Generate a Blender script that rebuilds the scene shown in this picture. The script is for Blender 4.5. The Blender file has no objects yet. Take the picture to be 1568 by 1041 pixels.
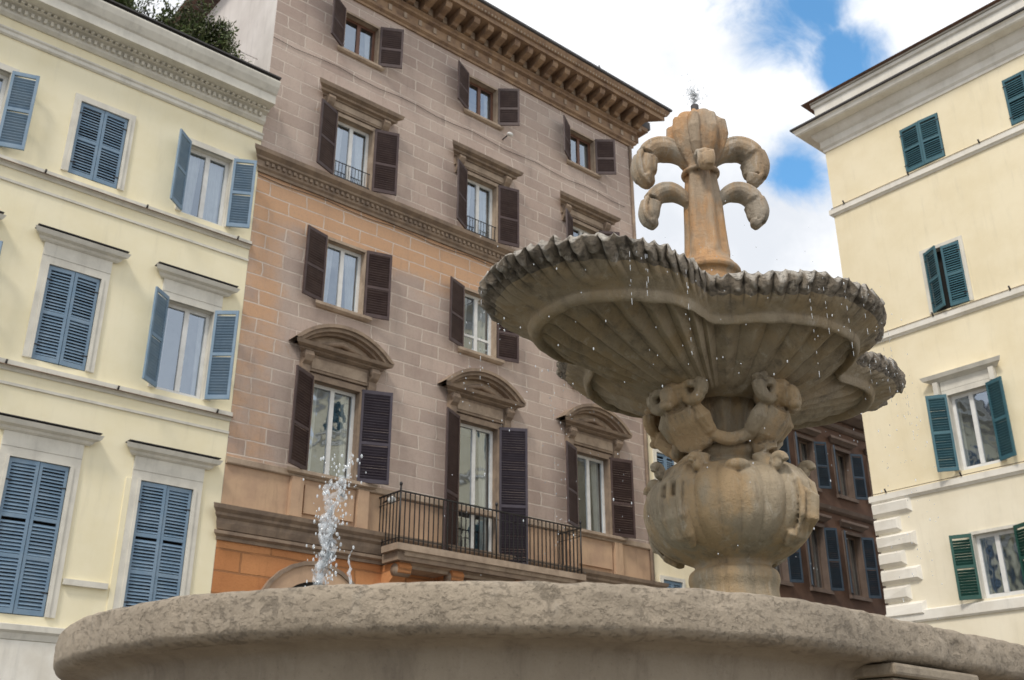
import bpy, math, random
from math import sin, cos, pi, radians, sqrt, atan2, exp
from mathutils import Vector, Matrix, noise
random.seed(7)
YA=radians(40.66)
COL=bpy.context.scene.collection
# ------------------------------------------------------------------ helpers
def empty(name,loc=(0,0,0),rz=0):
    o=bpy.data.objects.new(name,None);o.location=loc;o.rotation_euler=(0,0,rz);o.empty_display_size=.3;COL.objects.link(o);return o
class MB:
    def __init__(s): s.v=[];s.f=[];s.m=[];s.mats=[];s.sm=[]
    def mi(s,mat):
        if mat not in s.mats: s.mats.append(mat)
        return s.mats.index(mat)
    def add(s,vs,fs,mat,smooth=False):
        b=len(s.v);s.v+= [tuple(p) for p in vs];k=s.mi(mat)
        for f in fs: s.f.append([b+i for i in f]);s.m.append(k);s.sm.append(smooth)
    def box(s,x0,x1,y0,y1,z0,z1,mat,M=None):
        vs=[(x,y,z) for x in(x0,x1) for y in(y0,y1) for z in(z0,z1)]
        if M is not None: vs=[M@Vector(p) for p in vs]
        s.add(vs,[(0,1,3,2),(4,6,7,5),(0,4,5,1),(2,3,7,6),(0,2,6,4),(1,5,7,3)],mat)
    def quad(s,a,b,c,d,mat): s.add([a,b,c,d],[(0,1,2,3)],mat)
    def prism(s,prof,x0,x1,mat,ext=False):
        n=len(prof);vs=[]
        for x,sg in((x0,-1),(x1,1)):
            for (y,z) in prof: vs.append((x+(sg*-y if ext else 0),y,z))
        fs=[(i,(i+1)%n,n+(i+1)%n,n+i) for i in range(n)]+[tuple(range(n-1,-1,-1)),tuple(range(n,2*n))]
        s.add(vs,fs,mat)
    def tube(s,pts,rad,mat,seg=8,flat=1.0,up=None):
        pts=[Vector(p) for p in pts];n=len(pts)
        if not hasattr(rad,'__len__'): rad=[rad]*n
        vs=[];fs=[]
        for i,p in enumerate(pts):
            t=(pts[min(i+1,n-1)]-pts[max(i-1,0)]).normalized()
            u=Vector(up) if up else (Vector((0,0,1)) if abs(t.z)<.9 else Vector((1,0,0)))
            a=t.cross(u).normalized();b=a.cross(t).normalized()
            for k in range(seg):
                an=2*pi*k/seg;vs.append(p+a*cos(an)*rad[i]*flat+b*sin(an)*rad[i])
        for i in range(n-1):
            for k in range(seg): fs.append((i*seg+k,i*seg+(k+1)%seg,(i+1)*seg+(k+1)%seg,(i+1)*seg+k))
        fs+=[tuple(range(seg-1,-1,-1)),tuple(range((n-1)*seg,n*seg))]
        s.add(vs,fs,mat,True)
    def ell(s,c,r,mat,rz=0,ry=0,seg=14,rings=9):
        M=Matrix.Translation(c)@Matrix.Rotation(rz,4,'Z')@Matrix.Rotation(ry,4,'Y')
        vs=[M@Vector((0,0,r[2]))];fs=[]
        for i in range(1,rings):
            t=pi*i/rings
            for k in range(seg):
                a=2*pi*k/seg;vs.append(M@Vector((r[0]*sin(t)*cos(a),r[1]*sin(t)*sin(a),r[2]*cos(t))))
        vs.append(M@Vector((0,0,-r[2])));L=len(vs)-1
        for k in range(seg): fs.append((0,1+k,1+(k+1)%seg));fs.append((L,1+(rings-2)*seg+(k+1)%seg,1+(rings-2)*seg+k))
        for i in range(rings-2):
            for k in range(seg):
                a=1+i*seg+k;b=1+i*seg+(k+1)%seg;fs.append((a,a+seg,b+seg,b))
        s.add(vs,fs,mat,True)
    def rev(s,fn,us,phs,mat,cap=True):
        n=len(phs);vs=[fn(u,p) for u in us for p in phs];fs=[]
        for i in range(len(us)-1):
            for k in range(n): fs.append((i*n+k,i*n+(k+1)%n,(i+1)*n+(k+1)%n,(i+1)*n+k))
        if cap: fs+=[tuple(range(n-1,-1,-1)),tuple(range((len(us)-1)*n,len(us)*n))]
        s.add(vs,fs,mat,True)
    def build(s,name,parent=None):
        me=bpy.data.meshes.new(name);me.from_pydata(s.v,[],s.f)
        for m in s.mats: me.materials.append(m)
        me.polygons.foreach_set("material_index",s.m);me.polygons.foreach_set("use_smooth",s.sm);me.update()
        o=bpy.data.objects.new(name,me);COL.objects.link(o)
        if parent: o.parent=parent
        return o
def smooth_tab(tab,n):
    out=[]
    for i in range(len(tab)-1):
        p0=tab[max(i-1,0)];p1=tab[i];p2=tab[i+1];p3=tab[min(i+2,len(tab)-1)]
        for k in range(n):
            t=k/n
            out.append(tuple(.5*((2*p1[j])+(-p0[j]+p2[j])*t+(2*p0[j]-5*p1[j]+4*p2[j]-p3[j])*t*t+(-p0[j]+3*p1[j]-3*p2[j]+p3[j])*t**3) for j in range(len(p1))))
    out.append(tab[-1]);return out
# ------------------------------------------------------------------ materials
def nt_new(name):
    m=bpy.data.materials.new(name);m.use_nodes=True;nt=m.node_tree;nt.nodes.clear()
    o=nt.nodes.new('ShaderNodeOutputMaterial');b=nt.nodes.new('ShaderNodeBsdfPrincipled');nt.links.new(b.outputs[0],o.inputs[0]);return m,nt,b
def N(nt,t,**k):
    n=nt.nodes.new(t)
    for a,v in k.items(): setattr(n,a,v)
    return n
def noise_n(nt,vec,scale,detail=6,rough=.6,dist=0):
    n=N(nt,'ShaderNodeTexNoise');n.inputs['Scale'].default_value=scale;n.inputs['Detail'].default_value=detail;n.inputs['Roughness'].default_value=rough;n.inputs['Distortion'].default_value=dist
    nt.links.new(vec,n.inputs['Vector']);return n.outputs[0]
def ramp(nt,f,lo,hi):
    n=N(nt,'ShaderNodeMapRange');n.interpolation_type='SMOOTHSTEP';n.inputs['From Min'].default_value=lo;n.inputs['From Max'].default_value=hi;nt.links.new(f,n.inputs['Value']);return n.outputs[0]
def mixc(nt,f,a,b,mode='MIX'):
    n=N(nt,'ShaderNodeMix',data_type='RGBA',blend_type=mode)
    for s,i in((f,0),(a,6),(b,7)):
        if isinstance(s,(int,float)): n.inputs[i].default_value=s
        elif isinstance(s,(tuple,list)): n.inputs[i].default_value=(*s,1)
        else: nt.links.new(s,n.inputs[i])
    return n.outputs[2]
def mth(nt,op,a,b=0.):
    n=N(nt,'ShaderNodeMath',operation=op)
    for i,s in((0,a),(1,b)):
        if isinstance(s,(int,float)): n.inputs[i].default_value=s
        else: nt.links.new(s,n.inputs[i])
    return n.outputs[0]
def vscale(nt,vec,sc):
    n=N(nt,'ShaderNodeMapping');n.inputs['Scale'].default_value=sc;nt.links.new(vec,n.inputs[0]);return n.outputs[0]
def bump(nt,b,h,st,dist):
    n=N(nt,'ShaderNodeBump');n.inputs['Strength'].default_value=st;n.inputs['Distance'].default_value=dist;nt.links.new(h,n.inputs['Height']);nt.links.new(n.outputs[0],b.inputs['Normal'])
def simple(name,c,rough=.8,c2=None,scale=3.,b=.2,bs=40.,bd=.004,streak=0.,metal=0.):
    m,nt,p=nt_new(name);tc=N(nt,'ShaderNodeTexCoord').outputs['Object']
    c2=c2 or tuple(x*.75 for x in c)
    f=ramp(nt,noise_n(nt,tc,scale,8,.65),.35,.7);col=mixc(nt,f,c,c2)
    if streak:
        f2=ramp(nt,noise_n(nt,vscale(nt,tc,(3,3,.35)),1.6,8,.7),.5,.78);col=mixc(nt,mth(nt,'MULTIPLY',f2,streak),col,tuple(x*.5 for x in c))
    nt.links.new(col,p.inputs['Base Color']);p.inputs['Roughness'].default_value=rough;p.inputs['Metallic'].default_value=metal
    if b: bump(nt,p,noise_n(nt,tc,bs,6,.7),b,bd)
    return m
def ashlar(name,c1,c2,mortar,orange,bw,rh,omask=True,ms=.018):
    m,nt,p=nt_new(name);tc=N(nt,'ShaderNodeTexCoord').outputs['Object']
    sx=N(nt,'ShaderNodeSeparateXYZ');nt.links.new(tc,sx.inputs[0])
    warp=noise_n(nt,tc,1.3,2)
    cb=N(nt,'ShaderNodeCombineXYZ');nt.links.new(mth(nt,'ADD',mth(nt,'ADD',sx.outputs[0],sx.outputs[1]),mth(nt,'MULTIPLY',noise_n(nt,tc,.9,3),.25)),cb.inputs[0]);nt.links.new(mth(nt,'ADD',sx.outputs[2],mth(nt,'MULTIPLY',warp,.05)),cb.inputs[1])
    br=N(nt,'ShaderNodeTexBrick');br.inputs['Scale'].default_value=1;br.inputs['Brick Width'].default_value=bw;br.inputs['Row Height'].default_value=rh;br.inputs['Mortar Size'].default_value=ms;br.inputs['Mortar Smooth'].default_value=.25;br.inputs['Bias'].default_value=0
    br.inputs['Color1'].default_value=(0,0,0,1);br.inputs['Color2'].default_value=(1,1,1,1);br.inputs['Mortar'].default_value=(.5,.5,.5,1)
    nt.links.new(cb.outputs[0],br.inputs['Vector'])
    col=mixc(nt,br.outputs[0],c1,c2)
    n1=noise_n(nt,tc,.45,8,.7)
    col=mixc(nt,ramp(nt,n1,.35,.7),col,mixc(nt,1.0,col,(.84,.80,.80),'MULTIPLY'))
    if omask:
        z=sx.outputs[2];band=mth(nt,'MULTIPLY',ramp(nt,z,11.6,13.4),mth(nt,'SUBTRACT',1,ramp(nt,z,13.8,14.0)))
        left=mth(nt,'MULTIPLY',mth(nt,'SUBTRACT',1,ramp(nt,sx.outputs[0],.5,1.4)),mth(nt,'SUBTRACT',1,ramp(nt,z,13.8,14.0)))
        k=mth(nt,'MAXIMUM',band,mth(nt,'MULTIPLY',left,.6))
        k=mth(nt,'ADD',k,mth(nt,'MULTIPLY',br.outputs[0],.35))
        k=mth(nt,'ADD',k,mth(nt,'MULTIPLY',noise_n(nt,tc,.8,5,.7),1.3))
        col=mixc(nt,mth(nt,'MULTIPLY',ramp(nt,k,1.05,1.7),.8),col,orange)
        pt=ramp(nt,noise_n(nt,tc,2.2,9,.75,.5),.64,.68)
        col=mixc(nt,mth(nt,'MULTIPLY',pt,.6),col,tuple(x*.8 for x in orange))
    st=ramp(nt,noise_n(nt,vscale(nt,tc,(2.5,2.5,.3)),1.2,9,.75),.50,.78)
    col=mixc(nt,mth(nt,'MULTIPLY',st,.5),col,tuple(x*.45 for x in c1))
    fine=noise_n(nt,tc,14,8,.8);col=mixc(nt,mth(nt,'MULTIPLY',ramp(nt,fine,.48,.7),.35),col,tuple(x*.6 for x in c1))
    mf=mth(nt,'MULTIPLY',br.outputs['Fac'],ramp(nt,noise_n(nt,tc,1.7,6,.7),.25,.55))
    col=mixc(nt,mth(nt,'MULTIPLY',mf,.85),col,mortar)
    nt.links.new(col,p.inputs['Base Color']);p.inputs['Roughness'].default_value=.9
    h=mth(nt,'ADD',mth(nt,'ADD',mth(nt,'MULTIPLY',br.outputs['Fac'],-1.),mth(nt,'MULTIPLY',br.outputs[0],.35)),mth(nt,'MULTIPLY',noise_n(nt,tc,25,8,.7),.5))
    bump(nt,p,h,.8,.03)
    return m
def stonemat(name,c1,c2,dark,white=(.55,.5,.42),ws=.25,ds=.6,bs=.5,warm=None,pits=False,edge=0.):
    m,nt,p=nt_new(name);tc=N(nt,'ShaderNodeTexCoord').outputs['Object']
    col=mixc(nt,ramp(nt,noise_n(nt,tc,2.2,8,.7),.35,.68),c1,c2)
    if warm: col=mixc(nt,ramp(nt,noise_n(nt,vscale(nt,tc,(2.2,2.2,.8)),1.6,7,.65),.44,.60),col,warm)
    s1=ramp(nt,noise_n(nt,vscale(nt,tc,(7,7,.9)),1.,9,.72),.48,.72)
    col=mixc(nt,mth(nt,'MULTIPLY',s1,ds),col,dark)
    s2=ramp(nt,noise_n(nt,vscale(nt,tc,(9,9,1.6)),1.3,9,.75,.3),.54,.70)
    col=mixc(nt,mth(nt,'MULTIPLY',s2,ws),col,white)
    sp=ramp(nt,noise_n(nt,tc,60,4,.8),.56,.72)
    col=mixc(nt,mth(nt,'MULTIPLY',sp,.45),col,dark)
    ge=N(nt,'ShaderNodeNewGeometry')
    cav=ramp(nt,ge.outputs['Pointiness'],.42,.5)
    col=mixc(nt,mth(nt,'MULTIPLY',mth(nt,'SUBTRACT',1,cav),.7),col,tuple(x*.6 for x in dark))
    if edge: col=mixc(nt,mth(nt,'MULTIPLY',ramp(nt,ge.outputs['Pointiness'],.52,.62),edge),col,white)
    nt.links.new(col,p.inputs['Base Color']);p.inputs['Roughness'].default_value=.68
    h=mth(nt,'ADD',noise_n(nt,tc,14,10,.75),mth(nt,'MULTIPLY',noise_n(nt,tc,70,6,.7),.35))
    if pits:
        pn=ramp(nt,noise_n(nt,vscale(nt,tc,(1,1,1.8)),30,5,.75),.54,.66);h=mth(nt,'SUBTRACT',h,mth(nt,'MULTIPLY',pn,.7))
        big=ramp(nt,noise_n(nt,tc,6,9,.75),.58,.64);h=mth(nt,'SUBTRACT',h,mth(nt,'MULTIPLY',big,.6))
    bump(nt,p,h,bs,.03)
    return m
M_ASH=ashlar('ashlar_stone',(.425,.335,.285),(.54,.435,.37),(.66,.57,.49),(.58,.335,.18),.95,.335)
M_ORG=ashlar('ochre_rustication',(.52,.22,.08),(.62,.29,.12),(.30,.14,.06),(.5,.25,.1),1.3,.42,False,.02)
M_TAN=simple('ochre_plaster',(.54,.37,.24),.9,(.42,.28,.19),1.2,.3,30,.006,.6)
M_TRIM=simple('travertine_trim',(.31,.23,.165),.85,(.19,.14,.105),3,.4,40,.008,.6)
M_TRIM2=simple('pale_trim',(.43,.335,.25),.85,(.28,.21,.155),3,.4,40,.008,.5)
M_CORN=simple('cornice_stone',(.35,.23,.14),.85,(.19,.12,.08),2.5,.4,40,.01,.5)
M_DARK=simple('dark_gutter',(.05,.045,.045),.6,b=.1)
M_SHB=simple('brown_shutter_paint',(.048,.026,.025),.5,(.075,.045,.040),4,.1,60,.002,.3)
M_SHP=simple('plum_shutter_paint',(.040,.030,.044),.5,(.055,.045,.06),4,.1,60,.002,.3)
M_SHBL=simple('blue_shutter_paint',(.155,.245,.345),.55,(.21,.295,.385),3,.1,60,.002,.4)
M_SHT=simple('teal_shutter_paint',(.035,.115,.15),.5,(.05,.14,.17),3,.1,60,.002,.3)
M_SHG=simple('green_shutter_paint',(.012,.07,.055),.5,(.02,.09,.07),3,.1,60,.002)
M_SHN=simple('navy_shutter_paint',(.04,.065,.10),.5,b=.1)
M_YEL=simple('pale_yellow_plaster',(.87,.80,.59),.9,(.82,.74,.51),.8,.2,50,.004,.2)
M_YTR=simple('white_stucco_trim',(.72,.69,.61),.85,(.59,.565,.50),2,.2,40,.004,.4)
M_CRM=simple('cream_plaster',(.86,.77,.565),.9,(.79,.69,.475),.7,.2,50,.004,.24)
M_CRL=simple('light_cream_plaster',(.85,.785,.63),.9,(.77,.70,.54),.7,.2,50,.004,.22)
M_WHT=simple('white_trim',(.82,.79,.72),.85,(.70,.66,.58),1.5,.2,40,.004,.35)
M_SIDE=simple('side_plaster',(.68,.64,.61),.9,(.56,.52,.49),.6,.3,20,.006,.5)
M_BRN=simple('brown_plaster',(.16,.09,.062),.9,(.095,.055,.04),.8,.2,30,.005,.3)
M_BTR=simple('brown_trim',(.19,.14,.115),.85)
M_FRM=simple('white_window_frame',(.76,.76,.74),.45,(.66,.66,.64),5,.05)
M_FRB=simple('brown_window_frame',(.16,.075,.045),.5,(.12,.055,.035),5,.05)
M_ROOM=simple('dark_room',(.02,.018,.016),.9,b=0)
M_CURT=simple('curtain_cloth',(.66,.64,.59),.9,(.54,.52,.47),3,.1)
M_IRON=simple('black_iron',(.012,.012,.014),.45,b=.05)
M_ROOF=simple('roof_tiles',(.22,.12,.08),.9,(.13,.08,.06),6,.8,12,.03)
M_PAV=simple('cobble_paving',(.19,.18,.16),.85,(.13,.12,.11),5,.8,9,.02)
M_AWN=simple('brown_awning_cloth',(.05,.03,.024),.8)
def glassmat():
    m=bpy.data.materials.new('window_glass');m.use_nodes=True;nt=m.node_tree;nt.nodes.clear()
    o=N(nt,'ShaderNodeOutputMaterial');mx=N(nt,'ShaderNodeMixShader');t=N(nt,'ShaderNodeBsdfTransparent');g=N(nt,'ShaderNodeBsdfGlossy')
    t.inputs[0].default_value=(.75,.8,.82,1);g.inputs[0].default_value=(.75,.86,1,1);g.inputs['Roughness'].default_value=.03;mx.inputs[0].default_value=.36
    tc=N(nt,'ShaderNodeTexCoord').outputs['Object'];n=N(nt,'ShaderNodeBump');n.inputs['Strength'].default_value=.15;n.inputs['Distance'].default_value=.05
    nt.links.new(noise_n(nt,tc,1.5,2),n.inputs['Height']);nt.links.new(n.outputs[0],g.inputs['Normal'])
    nt.links.new(t.outputs[0],mx.inputs[1]);nt.links.new(g.outputs[0],mx.inputs[2]);nt.links.new(mx.outputs[0],o.inputs[0]);return m
M_GL=glassmat()
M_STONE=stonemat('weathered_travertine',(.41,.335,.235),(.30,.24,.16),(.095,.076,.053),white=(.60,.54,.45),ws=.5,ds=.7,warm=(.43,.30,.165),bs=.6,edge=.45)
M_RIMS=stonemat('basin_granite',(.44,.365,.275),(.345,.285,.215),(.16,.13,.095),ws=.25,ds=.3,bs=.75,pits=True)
M_BODY=stonemat('basin_stone_smooth',(.35,.29,.215),(.27,.22,.16),(.13,.10,.075),ws=.15,ds=.5,bs=.4)  # darker than the rim stone: shade below the lip is put into the colour
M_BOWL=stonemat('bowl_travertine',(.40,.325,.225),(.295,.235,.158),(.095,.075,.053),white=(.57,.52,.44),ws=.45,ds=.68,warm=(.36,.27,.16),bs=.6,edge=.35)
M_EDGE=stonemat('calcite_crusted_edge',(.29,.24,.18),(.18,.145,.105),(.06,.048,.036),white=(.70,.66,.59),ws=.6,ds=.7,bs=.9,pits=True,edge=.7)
M_LILY=stonemat('stained_lily_stone',(.44,.34,.24),(.34,.25,.165),(.13,.09,.06),white=(.56,.48,.38),ws=.5,ds=.65,warm=(.50,.28,.125),bs=.7,edge=.3)
M_PETAL=stonemat('grey_petal_stone',(.43,.37,.295),(.32,.27,.205),(.12,.095,.07),white=(.62,.58,.52),ws=.6,ds=.65,warm=(.43,.30,.18),bs=.7,edge=.4)
def watermat(name,tr,col=(.85,.9,.95)):
    m=bpy.data.materials.new(name);m.use_nodes=True;nt=m.node_tree;nt.nodes.clear()
    o=N(nt,'ShaderNodeOutputMaterial');mx=N(nt,'ShaderNodeMixShader');t=N(nt,'ShaderNodeBsdfTransparent');p=N(nt,'ShaderNodeBsdfPrincipled')
    p.inputs['Base Color'].default_value=(*col,1);p.inputs['Roughness'].default_value=.08;p.inputs['Specular IOR Level'].default_value=1.
    mx.inputs[0].default_value=tr
    nt.links.new(t.outputs[0],mx.inputs[1]);nt.links.new(p.outputs[0],mx.inputs[2]);nt.links.new(mx.outputs[0],o.inputs[0]);return m
M_WAT=watermat('splashing_water',.24);M_DROP=watermat('water_drop',.45)
m_,nt_,p_=nt_new('basin_water');p_.inputs['Base Color'].default_value=(.06,.09,.08,1);p_.inputs['Roughness'].default_value=.08
bump(nt_,p_,noise_n(nt_,N(nt_,'ShaderNodeTexCoord').outputs['Object'],9,4),.5,.03);M_POOL=m_
# ------------------------------------------------------------------ architecture helpers
def wall(mb,x0,x1,z0,z1,ops,matf,depth=.25,zc=()):
    xs=sorted(set([x0,x1]+[o[0] for o in ops]+[o[1] for o in ops]));zs=sorted(set([z0,z1]+[o[2] for o in ops]+[o[3] for o in ops]+[z for z in zc if z0<z<z1]))
    for a,b in zip(xs,xs[1:]):
        for c,d in zip(zs,zs[1:]):
            mx,mz=(a+b)/2,(c+d)/2
            if any(o[0]<mx<o[1] and o[2]<mz<o[3] for o in ops): continue
            mb.quad((a,0,c),(b,0,c),(b,0,d),(a,0,d),matf(mz))
def window(mb,x0,x1,z0,z1,rev,depth=.22,frame=M_FRM,room=True,transom=None,curt=None,glass=True):
    y=depth
    for q in (((x0,0,z0),(x0,0,z1),(x0,y,z1),(x0,y,z0)),((x1,0,z0),(x1,y,z0),(x1,y,z1),(x1,0,z1)),((x0,0,z0),(x0,y,z0),(x1,y,z0),(x1,0,z0)),((x0,0,z1),(x1,0,z1),(x1,y,z1),(x0,y,z1))): mb.quad(*q,rev)
    if not room:
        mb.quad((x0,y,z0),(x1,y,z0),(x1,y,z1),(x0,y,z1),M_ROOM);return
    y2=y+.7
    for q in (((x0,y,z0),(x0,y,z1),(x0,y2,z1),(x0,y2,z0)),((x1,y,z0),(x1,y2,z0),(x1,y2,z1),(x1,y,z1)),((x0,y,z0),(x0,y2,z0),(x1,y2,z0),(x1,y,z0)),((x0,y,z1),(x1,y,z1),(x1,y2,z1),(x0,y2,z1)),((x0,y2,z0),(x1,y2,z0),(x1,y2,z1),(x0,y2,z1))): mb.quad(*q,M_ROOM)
    w=.075;c=(x0+x1)/2
    mb.box(x0+.002,x0+w,y-.06,y,z0+.002,z1-.002,frame);mb.box(x1-w,x1-.002,y-.06,y,z0+.002,z1-.002,frame)
    mb.box(x0+w,x1-w,y-.058,y-.002,z1-w,z1-.003,frame);mb.box(x0+w,x1-w,y-.058,y-.002,z0+.003,z0+w*1.3,frame)
    mb.box(c-.05,c+.05,y-.065,y-.004,z0+w*1.3,z1-w,frame)
    if transom:
        mb.box(x0+w,c-.05,y-.055,y-.006,transom-.03,transom+.03,frame);mb.box(c+.05,x1-w,y-.055,y-.006,transom-.03,transom+.03,frame)
    if glass: mb.quad((x0+w,y-.03,z0+w),(x1-w,y-.03,z0+w),(x1-w,y-.03,z1-w),(x0+w,y-.03,z1-w),M_GL)
    cv=curt if curt is not None else random.choice([.3,.45,.5,.6,.85,1.])
    hw=(x1-x0)/2-.03
    for sg in(-1,1):
        wd=hw*cv*random.uniform(.7,1.05);wd=min(wd,hw)
        n=24;vs=[];lf_=random.uniform(.68,.9)
        for i in range(n+1):
            t=i/n;xb=x0+.03 if sg<0 else x1-.03;xx=xb-sg*wd*t;xl=xb-sg*wd*t*lf_
            vs+= [(xl,y+.10+.025*sin(t*22+sg),z0+.02),(xx,y+.10+.02*sin(t*22+sg),z1-.02)]
        mb.add(vs,[(2*i,2*i+2,2*i+3,2*i+1) for i in range(n)],M_CURT,True)
def leaf(mb,hx,hy,z0,z1,w,ang,side,mat,mids=(.48,),pitch=.062,jit=True):
    a=ang if side<0 else -ang
    d=1 if side<0 else -1
    M=Matrix.Translation((hx,hy,0))@Matrix.Rotation(-a,4,'Z')@Matrix.Scale(d,4,(1,0,0))
    st=.055;t=.02
    mb.box(0.004,st,-t,t,z0,z1,mat,M);mb.box(w-st,w,-t,t,z0,z1,mat,M)
    hh=z1-z0;rails=[(z0,z0+.09)]+[(z0+hh*m-.035,z0+hh*m+.035) for m in mids]+[(z1-.08,z1)]
    for r in rails: mb.box(st,w-st,-t+.001,t-.001,r[0]+(.0005),r[1]-.0005,mat,M)
    for (r0,r1) in zip(rails,rails[1:]):
        z=r0[1]+pitch*.5
        while z<r1[0]-pitch*.35:
            e=random.uniform(-.004,.004)
            vs=[M@Vector(p) for p in((st,-t*.95,z-.022+e),(w-st,-t*.95,z-.022+e),(w-st,t*.8,z+.022-e),(st,t*.8,z+.022-e),(st,-t*.95,z-.014+e),(w-st,-t*.95,z-.014+e),(w-st,t*.8,z+.030-e),(st,t*.8,z+.030-e))]
            mb.add(vs,[(0,1,2,3),(4,7,6,5),(0,4,5,1),(2,6,7,3)],mat);z+=pitch
    for q in (.15,.85): mb.box(-.02,.10,-t-.006,-t-.001,z0+hh*q-.012,z0+hh*q+.012,M_IRON,M)
def shutters(mb,x0,x1,z0,z1,mat,aL=165,aR=165,mat2=None,over=.0,y=-.03,mids=(.48,),w=None):
    w=w or (x1-x0)/2+over
    if aL is not None: leaf(mb,x0-.01,y,z0,z1,w,radians(aL),-1,mat,mids)
    if aR is not None: leaf(mb,x1+.01,y,z0,z1,w,radians(aR),1,mat2 or mat,mids)
def closed(mb,x0,x1,z0,z1,mat,y=.03,mids=(.48,)):
    w=(x1-x0)/2-.004
    leaf(mb,x0,y,z0,z1,w,radians(random.uniform(.5,4)),-1,mat,mids);leaf(mb,x1,y,z0,z1,w,radians(random.uniform(.5,4)),1,mat,mids)
def surround(mb,x0,x1,z0,z1,w,mat,p=.045,sill=True,bw=None):
    mb.box(x0-w,x0,-p,.02,z0,z1,mat);mb.box(x1,x1+w,-p,.02,z0,z1,mat);mb.box(x0-w,x1+w,-p-.001,.02,z1,z1+w,mat)
    mb.box(x0-w*.35,x0-.001,-p-.02,-p+.002,z0,z1,mat);mb.box(x1+.001,x1+w*.35,-p-.02,-p+.002,z0,z1,mat)
def molding(mb,x0,x1,prof,mat,ext=True):
    pr=[(.03,prof[0][1])]+[(-p,z) for p,z in prof]+[(.03,prof[-1][1])]
    n=len(pr);vs=[]
    for x,sg in((x0,-1),(x1,1)):
        for (y,z) in pr: vs.append((x+(sg*max(-y,0) if ext else 0),y,z))
    fs=[(i,n+i,n+(i+1)%n,(i+1)%n) for i in range(n)]+[tuple(range(n)),tuple(range(2*n-1,n-1,-1))]
    mb.add(vs,fs,mat)
def shell(mb,x0,x1,y1,z0,z1,sm,top=M_ROOF,left=True,right=True):
    if left: mb.quad((x0,0,z0),(x0,0,z1),(x0,y1,z1),(x0,y1,z0),sm)
    if right: mb.quad((x1,0,z0),(x1,y1,z0),(x1,y1,z1),(x1,0,z1),sm)
    mb.quad((x0,y1,z0),(x0,y1,z1),(x1,y1,z1),(x1,y1,z0),sm)
    if top: mb.quad((x0,0,z1),(x1,0,z1),(x1,y1,z1),(x0,y1,z1),top)
P0=(-5.6616,20.0,0)
# ================================================================== MAIN BUILDING
main=empty('stone_palazzo',P0,YA)
W=12.45
cols=[2.38,6.37,10.22]
ops=[];row={}
for c in cols:
    for r,(hw,a,b) in {1:(.50,18.22,19.40),2:(.51,14.50,16.22),3:(.51,11.18,12.82),4:(.59,7.27,9.33)}.items():
        if c==cols[1] and r==4: a=6.0
        ops.append((c-hw,c+hw,a,b));row[(c,r)]=(c-hw,c+hw,a,b)
arches=[2.2,6.35,10.4]
mb=MB()
for xa in arches: ops.append((xa-.95,xa+.95,0.02,4.3))
def mm(z):
    return M_ORG if z<5.72 else (M_TAN if z<7.2 else M_ASH)
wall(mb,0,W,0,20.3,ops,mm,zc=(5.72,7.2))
mb.quad((0,0,0),(0,9,0),(0,9,21.1),(0,0,21.1),M_SIDE)
mb.quad((W,0,0),(W,0,21.1),(W,9,21.1),(W,9,0),M_ASH)
mb.quad((0,9,0),(W,9,0),(W,9,21.1),(0,9,21.1),M_SIDE)
mb.build('walls',main)
mb=MB()
for xa in arches:
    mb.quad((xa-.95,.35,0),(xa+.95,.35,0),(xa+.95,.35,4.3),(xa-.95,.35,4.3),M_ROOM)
    n=14
    for i in range(n):
        a0=pi*i/n;a1=pi*(i+1)/n
        for (ra,rb,y0,y1,mt) in((.95,1.28,-.06,.01,M_TAN),(1.28,1.36,-.10,.01,M_TRIM)):
            vs=[]
            for y in(y0,y1):
                for a,rr in((a0,ra),(a1,ra),(a1,rb),(a0,rb)): vs.append((xa+rr*cos(a),y,4.1+rr*sin(a)))
            mb.add(vs,[(0,1,2,3),(4,7,6,5),(0,4,5,1),(1,5,6,2),(2,6,7,3),(3,7,4,0)],mt)
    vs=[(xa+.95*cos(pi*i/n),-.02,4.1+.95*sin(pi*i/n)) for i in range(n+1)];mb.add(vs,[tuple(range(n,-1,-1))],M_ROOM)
    for sg in(-1,1): mb.box(xa+sg*1.12-.17,xa+sg*1.12+.17,-.06,.01,0,4.1,M_TAN)
mb.build('arches',main)
mb=MB()
molding(mb,.0,W,[(.05,5.60),(.05,5.66),(.14,5.70),(.14,5.76)],M_TRIM)
molding(mb,.0,W,[(.06,5.80),(.10,5.92),(.10,6.0),(.17,6.05),(.17,6.10),(.25,6.16),(.27,6.24),(.06,6.28)],M_TRIM)
molding(mb,.0,W,[(.05,7.12),(.07,7.14),(.07,7.25),(.03,7.27)],M_TRIM2,False)
for c in cols:
    if c==cols[1]: continue
    for sg in(-1,1): mb.box(c+sg*.80-.14,c+sg*.80+.14,-.11,.0,6.29,7.115,M_TAN)
    mb.box(c-.6,c+.6,-.06,.0,6.4,7.0,M_TAN)
    molding(mb,c-.95,c+.95,[(.10,7.17),(.16,7.20),(.16,7.27)],M_TRIM2)
molding(mb,.0,W,[(.05,13.86),(.05,13.93),(.10,13.97),(.10,14.12),(.16,14.15),(.16,14.20),(.26,14.27),(.28,14.36),(.05,14.39)],M_TRIM)
x=.1
while x<W-.1:
    mb.box(x,x+.07,-.15,-.09,14.03,14.11,M_TRIM);x+=.14
C=-.1
def mo(prof,mat): molding(mb,.0,W,[(p,z+C) for p,z in prof],mat)
mo([(.05,20.0),(.05,20.07),(.12,20.12),(.12,20.2),(.05,20.22)],M_CORN)
mo([(.04,20.23),(.04,20.48),(.14,20.52),(.14,20.58),(.2,20.62),(.2,20.64)],M_CORN)
mb.prism([(.0,20.64+C),(-.12,20.64+C),(-.12,20.98+C),(.0,20.98+C)],0,W,M_CORN)
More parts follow.
